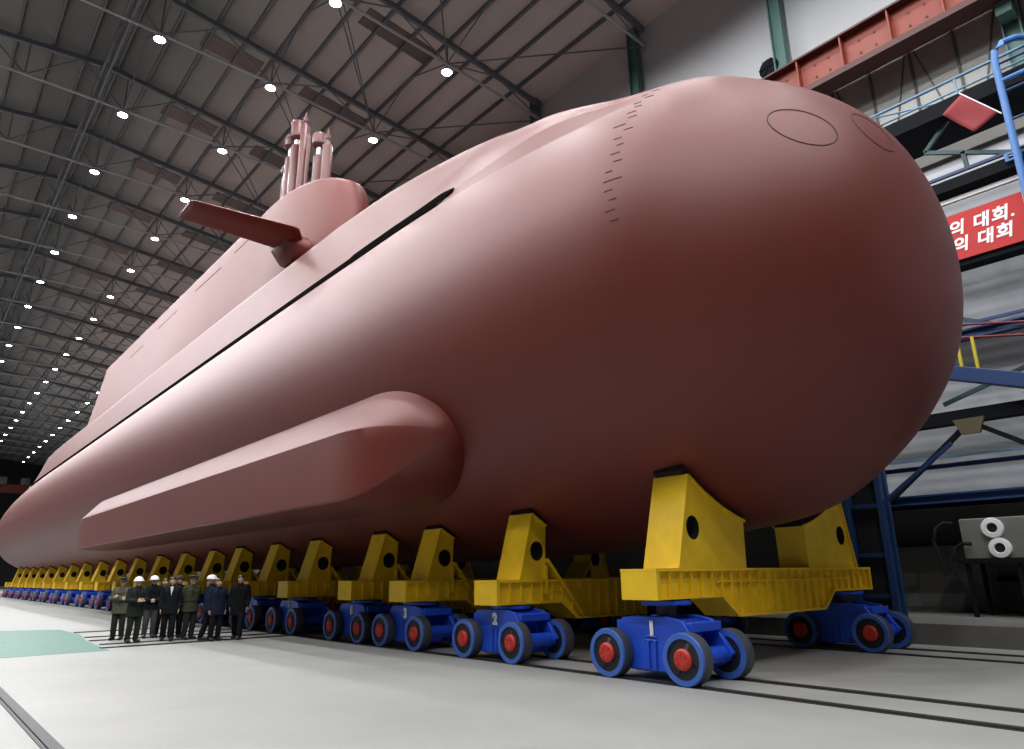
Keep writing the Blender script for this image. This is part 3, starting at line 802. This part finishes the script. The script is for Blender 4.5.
for i,y in enumerate(CARTY):
    top=1.735 if i==0 else 1.56
    if i<3 or y>72: c=make_cart(y,top,i==0,i)
    else:
        c=copy_tree(carts[2]); c.location=(HX,y,0)
    carts.append(c)
    lb='%s yellow cradle cart from the bow, on blue bogies%s'%(ORD[i+1],[' numbered 1, with the tallest saddles',' numbered 2',' numbered 3',' numbered 4',' numbered 5','','',''][i] if i<8 else '')
    tag(c,lb,'cradle cart','cradle carts under the submarine')
    if i<5:
        bg=[k for k in c.children if k.name.startswith('bogie')][0]
        near=min([k for k in c.children if k.name.startswith('bogie')],key=lambda k:sum(v.co.x for v in k.data.vertices))
        k=Matrix(((0,0,-1,-3.695),(-1,0,0,.055),(0,1,0,.70),(0,0,0,1)))
        o=text_mesh(str(i+1),.29,'number',M['white'],near,k,bold=.02,ext=.006)
# twin black drums under the keel
t=empty('keel_support',(13.25,9.9,0))
m=MB(); m.box((-.5,-.5,0),(.5,.5,1.35)); m.build('base_block',M['darkbeam'],t,bevel=.02)
for z in (1.55,1.98):
    m=MB(); m.lathe([(0,-.34),(.18,-.34),(.205,-.3),(.205,-.1),(.19,-.08),(.19,.08),(.205,.1),(.205,.3),(.18,.34),(0,.34)],(0,0,z),'x',20); m.build('drum',M['rail'],t)
m=MB(); m.box((-.4,-.4,2.17),(.4,.4,2.35)); m.build('top_block',M['rubber'],t)
tag(t,'black keel support of two stacked drums between the first saddles','support')

# ------------------------------------------------------------------ people
SKIN=mat('skin',(.50,.29,.21),.55); HAIR=mat('hair_black',(.012,.011,.011),.5)
DARK=mat('cloth_black',(0.0084,0.0090,0.0114),.85,spec=.12); NAVY=mat('cloth_navy',(0.0108,0.0156,0.0330),.85,spec=.12); OLIVE=mat('cloth_olive',(0.0510,0.0528,0.0312),.9,spec=.12)
OLD=mat('cloth_dark_olive',(0.0210,0.0252,0.0204),.9,spec=.12); KHAKI=mat('cloth_khaki',(0.0960,0.0900,0.0630),.9,spec=.12); GREYT=mat('cloth_grey',(0.0600,0.0600,0.0570),.9,spec=.12)
HELM=mat('helmet_white',(.85,.85,.83),.3); SHOE=mat('shoe_black',(.008,.008,.008),.4); SHIRT=mat('shirt_pale',(.6,.6,.6),.8); FUR=mat('hat_brown',(.05,.028,.02),.95)
GLOVE=mat('paper_pale',(.7,.68,.62),.8); CAPG=mat('cap_green',(.05,.07,.045),.9)
def capsule(m,p,q,r0,r1,n=10,sc=1):
    p=Vector(p);q=Vector(q);d=q-p
    if d.length<1e-5: m.ball(p,r0,n,8); return
    d.normalize();u=Vector((0,0,1)) if abs(d.z)<.9 else Vector((0,1,0))
    a=d.cross(u).normalized();b=a.cross(d);rings=[]
    def ring(c,r): return [c+(a*math.cos(2*PI*k/n)+b*math.sin(2*PI*k/n))*r for k in range(n)]
    for t in (-.98,-.75,-.4,0): rings.append(ring(p+d*r0*t,r0*math.sqrt(1-t*t)))
    for t in (0,.4,.75,.98): rings.append(ring(q+d*r1*t,r1*math.sqrt(1-t*t)))
    m.loft(rings)
def person(loc,face,arms,coat,trous,head,label,coat_len=.78,step=.0,tie=False,belt=False,height=1.70,prop=False,tuck=False):
    s=height/1.70
    P=empty('person',loc,face)          # faces local -Y
    P.scale=(s,s,s)
    # joints (local: x right of the figure = -x, front = -y)
    hipz,kz=.86,.47
    st=step
    L={}
    for sd in (-1,1):
        f=st*sd
        L[sd]=dict(hip=(sd*.09,0,hipz),knee=(sd*.10,-.03-f*.16,kz),ank=(sd*.11,.03-f*.34+ (0.0),.085),toe=(sd*.125,-.13-f*.34,.035))
    A={}
    for sd in (-1,1):
        sh=Vector((sd*.185,.01,1.385))
        mode=arms[0] if sd<0 else arms[1]
        if mode=='down': el=Vector((sd*.235,.03,1.10)); wr=Vector((sd*.235,-.04,.86)); hd=Vector((0,-.12,-1))
        elif mode=='clasp': el=Vector((sd*.25,.02,1.11)); wr=Vector((sd*.085,-.20,1.03)); hd=Vector((-sd*1,-.15,-.10))
        elif mode=='cross': el=Vector((sd*.25,-.03,1.13)); wr=Vector((-sd*.03,-.22,1.15+.03*sd)); hd=Vector((-sd*1,.1,.15))
        elif mode=='hold': el=Vector((sd*.24,-.01,1.11)); wr=Vector((sd*.10,-.27,1.10)); hd=Vector((-sd*.8,-.5,.05))
        elif mode=='back': el=Vector((sd*.25,.10,1.12)); wr=Vector((sd*.10,.17,.96)); hd=Vector((-sd*1,.05,-.2))
        A[sd]=(sh,el,wr,hd.normalized())
    m=MB()
    # trunk, neck
    capsule(m,(0,0,.90),(0,.0,1.02),.135,.13,14); capsule(m,(-.05,0,1.0),(-.07,0,1.28),.115,.12); capsule(m,(.05,0,1.0),(.07,0,1.28),.115,.12)
    capsule(m,(-.13,.01,1.37),(.13,.01,1.37),.07,.07); capsule(m,(0,.015,1.38),(0,-.005,1.53),.062,.056)
    # head: skull, jaw, nose, ears
    m.ball((0,.005,1.605),.088,16,12,sc=(.90,1.08,1.14)); m.ball((0,-.035,1.545),.062,14,10,sc=(.88,.85,.95)); m.ball((0,-.060,1.505),.026,10,8)
    capsule(m,(0,-.092,1.61),(0,-.112,1.575),.011,.017); 
    for sd in (-1,1): m.ball((sd*.082,.012,1.585),.026,10,8,sc=(.4,.7,1.15)); m.ball((sd*.038,-.072,1.565),.026,8,6)
    for sd in (-1,1):
        l=L[sd]; capsule(m,l['hip'],l['knee'],.088,.056); capsule(m,l['knee'],l['ank'],.056,.038); capsule(m,l['ank'],l['toe'],.04,.03)
        sh,el,wr,hd=A[sd]; capsule(m,sh,el,.055,.042); capsule(m,el,wr,.042,.028)
        # hand: palm, four fingers, thumb
        side=Vector((0,0,1)) if abs(hd.z)<.7 else Vector((0,-1,0))
        side=(side-hd*side.dot(hd)).normalized(); nrm=hd.cross(side)*sd
        if abs(hd.z)>.7: nrm=Vector((-sd,0,0))
        pc=wr+hd*.045
        for k in range(4):
            o=side*(.030-.020*k); capsule(m,wr+o*.6+hd*.01,wr+hd*.085+o,.014,.011,8)
            ln=(.062,.072,.066,.052)[k]; mid=wr+hd*(.085+ln*.55)+o*1.05+nrm*.008; capsule(m,wr+hd*.085+o,mid,.0095,.0085,8); capsule(m,mid,mid+hd*ln*.40+nrm*.022,.0085,.0075,8)
        t0=wr+hd*.030+side*.026; t1=t0+hd*.035+side*.028+nrm*.012; capsule(m,t0,t1,.013,.011,8); capsule(m,t1,t1+hd*.032+side*.006+nrm*.010,.0105,.0085,8)
    m.build('body',SKIN,P,remesh=.0075,smoothit=2)
    m=MB()
    for sd in (-1,1): m.ball((sd*.033,-.083,1.60),.0105,8,6); 
    m.build('eyes',SHOE,P)
    m=MB()
    for sd in (-1,1): m.bar((sd*.018,-.094,1.626),(sd*.052,-.084,1.627),.008,.008)
    m.build('eyebrows',HAIR,P)
    m=MB(); m.bar((-.024,-.093,1.535),(.024,-.093,1.535),.008,.007); m.build('lips',mat('lips',(.30,.12,.10),.6),P)
    # trousers
    m=MB(); capsule(m,(0,.0,.92),(0,0,.84),.15,.15,14)
    for sd in (-1,1):
        l=L[sd]; capsule(m,l['hip'],l['knee'],.108,.085); a=Vector(l['ank']); capsule(m,l['knee'],a+Vector((0,0,.015)),.085,.074); 
    m.build('trousers',trous,P,remesh=.014,smoothit=2)
    for sd in (-1,1):
        l=L[sd]; a=Vector(l['ank']);t=Vector(l['toe']); m=MB(); m.ball((a.x,a.y+.01,.06),.068,12,8,sc=(.8,.95,1.2)); capsule(m,(a.x,a.y,.06),(t.x,t.y-.012,.048),.058,.050)
        m.box((a.x-.04,a.y-.2,0),(a.x+.04,a.y+.05,.02)); m.build('shoe',SHOE,P,remesh=.012,smoothit=1)
    # coat
    m=MB(); cz=coat_len
    capsule(m,(-.055,.005,1.04),(-.08,.005,1.29),.142,.145,14); capsule(m,(.055,.005,1.04),(.08,.005,1.29),.142,.145,14)
    capsule(m,(-.15,.012,1.385),(.15,.012,1.385),.078,.078); capsule(m,(0,.01,1.36),(0,.0,1.455),.11,.078,14)
    rings=[]
    for z,w,d in ((1.12,.205,.145),(1.0,.20,.148),(.9,.215,.158),(cz,.225,.165)): rings.append([Vector((w*math.cos(2*PI*k/24),d*math.sin(2*PI*k/24),z)) for k in range(24)])
    m.loft(rings)
    for sd in (-1,1):
        sh,el,wr,hd=A[sd]; capsule(m,sh,el,.078,.064); capsule(m,el,wr-(wr-el).normalized()*.01,.064,.052)
    C_=m.build('coat',coat,P,remesh=.012,smoothit=2)
    m=MB()
    for i in range(4): m.ball((.012,-.166,.95+.105*i),.011,8,6)
    m.build('button',SHOE,C_)
    for sd in (-1,1):
        m=MB(); m.add([(sd*.02,-.165,1.26),(sd*.085,-.155,1.34),(sd*.075,-.09,1.465),(sd*.03,-.115,1.43),(sd*.02,-.150,1.26),(sd*.085,-.140,1.34),(sd*.075,-.075,1.465),(sd*.03,-.10,1.43)],[(0,1,2,3),(7,6,5,4),(0,4,5,1),(1,5,6,2),(2,6,7,3),(3,7,4,0)],0,False); m.build('lapel',coat,C_)
    if tie:
        m=MB(); m.add([(-.045,-.128,1.45),(.045,-.128,1.45),(0,-.168,1.20),(-.045,-.09,1.45),(.045,-.09,1.45),(0,-.13,1.20)],[(0,1,2),(5,4,3),(0,3,4,1),(1,4,5,2),(2,5,3,0)],0,False); m.build('shirt_front',SHIRT,P)
    if belt:
        m=MB(); r=[(1.035,.212,.158),(1.035,.222,.17),(1.085,.222,.17),(1.085,.212,.158)]
        m.loft([[Vector((w*math.cos(2*PI*k/24),d*math.sin(2*PI*k/24),z)) for k in range(24)] for z,w,d in r],caps=False); m.build('belt',FUR,P)
    # head wear
    def dome(zb_,rx,ry,rz,material,name,brim=None,n=20):
        m=MB(); prof=[(math.cos(a),math.sin(a)) for a in [PI/2*i/8 for i in range(9)]]
        rings=[[Vector((max(c,.001)*rx*math.cos(2*PI*k/n),.008+max(c,.001)*ry*math.sin(2*PI*k/n),zb_+rz*q)) for k in range(n)] for c,q in prof]
        m.loft(rings)
        if brim:
            bx,by,bz=brim
            m.loft([[Vector((rx*1.02*math.cos(2*PI*k/n),.008+ry*1.02*math.sin(2*PI*k/n),zb_-.004)) for k in range(n)],[Vector((bx*math.cos(2*PI*k/n),-.018+by*math.sin(2*PI*k/n),zb_-.012)) for k in range(n)],[Vector((bx*math.cos(2*PI*k/n),-.018+by*math.sin(2*PI*k/n),zb_+.0)) for k in range(n)],[Vector((rx*1.02*math.cos(2*PI*k/n),.008+ry*1.02*math.sin(2*PI*k/n),zb_+.012)) for k in range(n)]],caps=False)
        return m.build(name,material,P)
    if head=='helmet': dome(1.628,.118,.138,.112,HELM,'helmet',(.132,.168,0)); 
    elif head=='cap':
        dome(1.645,.10,.118,.05,CAPG,'cap',(.105,.150,0)); m=MB(); m.lathe([(0,1.70),(.115,1.70),(.135,1.715),(.125,1.735),(0,1.74)],(0,-.01,0),'z',20); m.build('cap_crown',CAPG,P)
    elif head=='fur': dome(1.635,.115,.132,.11,FUR,'fur_hat')
    if head in ('hair','helmet','cap'):
        m=MB(); n=18; rings=[]
        for i in range(8):
            a=PI/2*i/7*1.0
            rings.append([Vector((max(math.cos(a),.001)*.088*math.cos(2*PI*k/n),.016+max(math.cos(a),.001)*.102*math.sin(2*PI*k/n),1.612+(.03 if math.sin(2*PI*k/n)<-.3 else -.02)*(1-i/7)+.098*math.sin(a))) for k in range(n)])
        m.loft(rings); m.build('hair',HAIR,P)
    if prop:
        m=MB(); m.box((-.10,-.34,1.085),(.10,-.20,1.10)); o=m.build('notebook',GLOVE,None); o.location=loc; o.rotation_euler=(0,0,face); o.scale=(s,s,s)
        tag(o,'small pale notebook held by the helmeted person in front','notebook')
    return tag(P,label,'person','group of people on the hall floor')
PEOPLE=[]
def gpos(px,py):
    d=rt*(px-512)+up*(374.5-py)+fw*F
    k=CH/-d.z; return (d.x*k,d.y*k,0)
fc=math.atan2(-6.5,22.5)       # roughly towards the camera
person(gpos(116,640),-.45,('cross','cross'),KHAKI,OLD,'cap','leftmost person, khaki coat and dark cap, arms folded',.72)
person(gpos(131,643),.15,('hold','hold'),OLD,OLD,'helmet','person in white helmet and dark olive coat in front, writing in a notebook',.68,prop=True,height=1.71)
person(gpos(147.5,638),-.15,('clasp','clasp'),DARK,GREYT,'helmet','person in white helmet with black jacket and grey trousers, hands clasped',.80,height=1.74)
person(gpos(159,637),-.1,('back','back'),DARK,DARK,'hair','bareheaded person half hidden behind the one in pale shirt front',.75,height=1.68)
person(gpos(166,641),-.28,('down','down'),DARK,DARK,'hair','bareheaded person in black coat showing a pale shirt front, in the middle',.72,tie=True,height=1.72,step=.25)
person(gpos(173.5,638),-.2,('down','back'),DARK,DARK,'fur','person in brown hat and black coat close behind the middle one',.70,height=1.74)
person(gpos(187,639.5),.25,('back','back'),OLIVE,OLD,'cap','person in green cap and belted green uniform',.74,belt=True,height=1.73)
person(gpos(206,640),1.0,('hold','down'),NAVY,DARK,'helmet','person in white helmet and navy coat seen side-on',.72,height=1.74,step=.3)
person(gpos(213.5,641),.1,('down','down'),NAVY,DARK,'hair','bareheaded person in navy coat beside the side-on white helmet',.70,height=1.66)
person(gpos(236,639),-.55,('down','down'),DARK,DARK,'hair','rightmost person, bareheaded, long black coat, mid-step',.62,height=1.75,step=.65)

# ------------------------------------------------------------------ world and view
w=bpy.data.worlds.new('world'); SC.world=w; w.use_nodes=True
w.node_tree.nodes['Background'].inputs[0].default_value=(.5,.55,.6,1); w.node_tree.nodes['Background'].inputs[1].default_value=.05
SC.view_settings.view_transform='Standard'; SC.view_settings.look='None'; SC.view_settings.gamma=1; SC.view_settings.exposure=-.05
SC.view_settings.use_curve_mapping=False
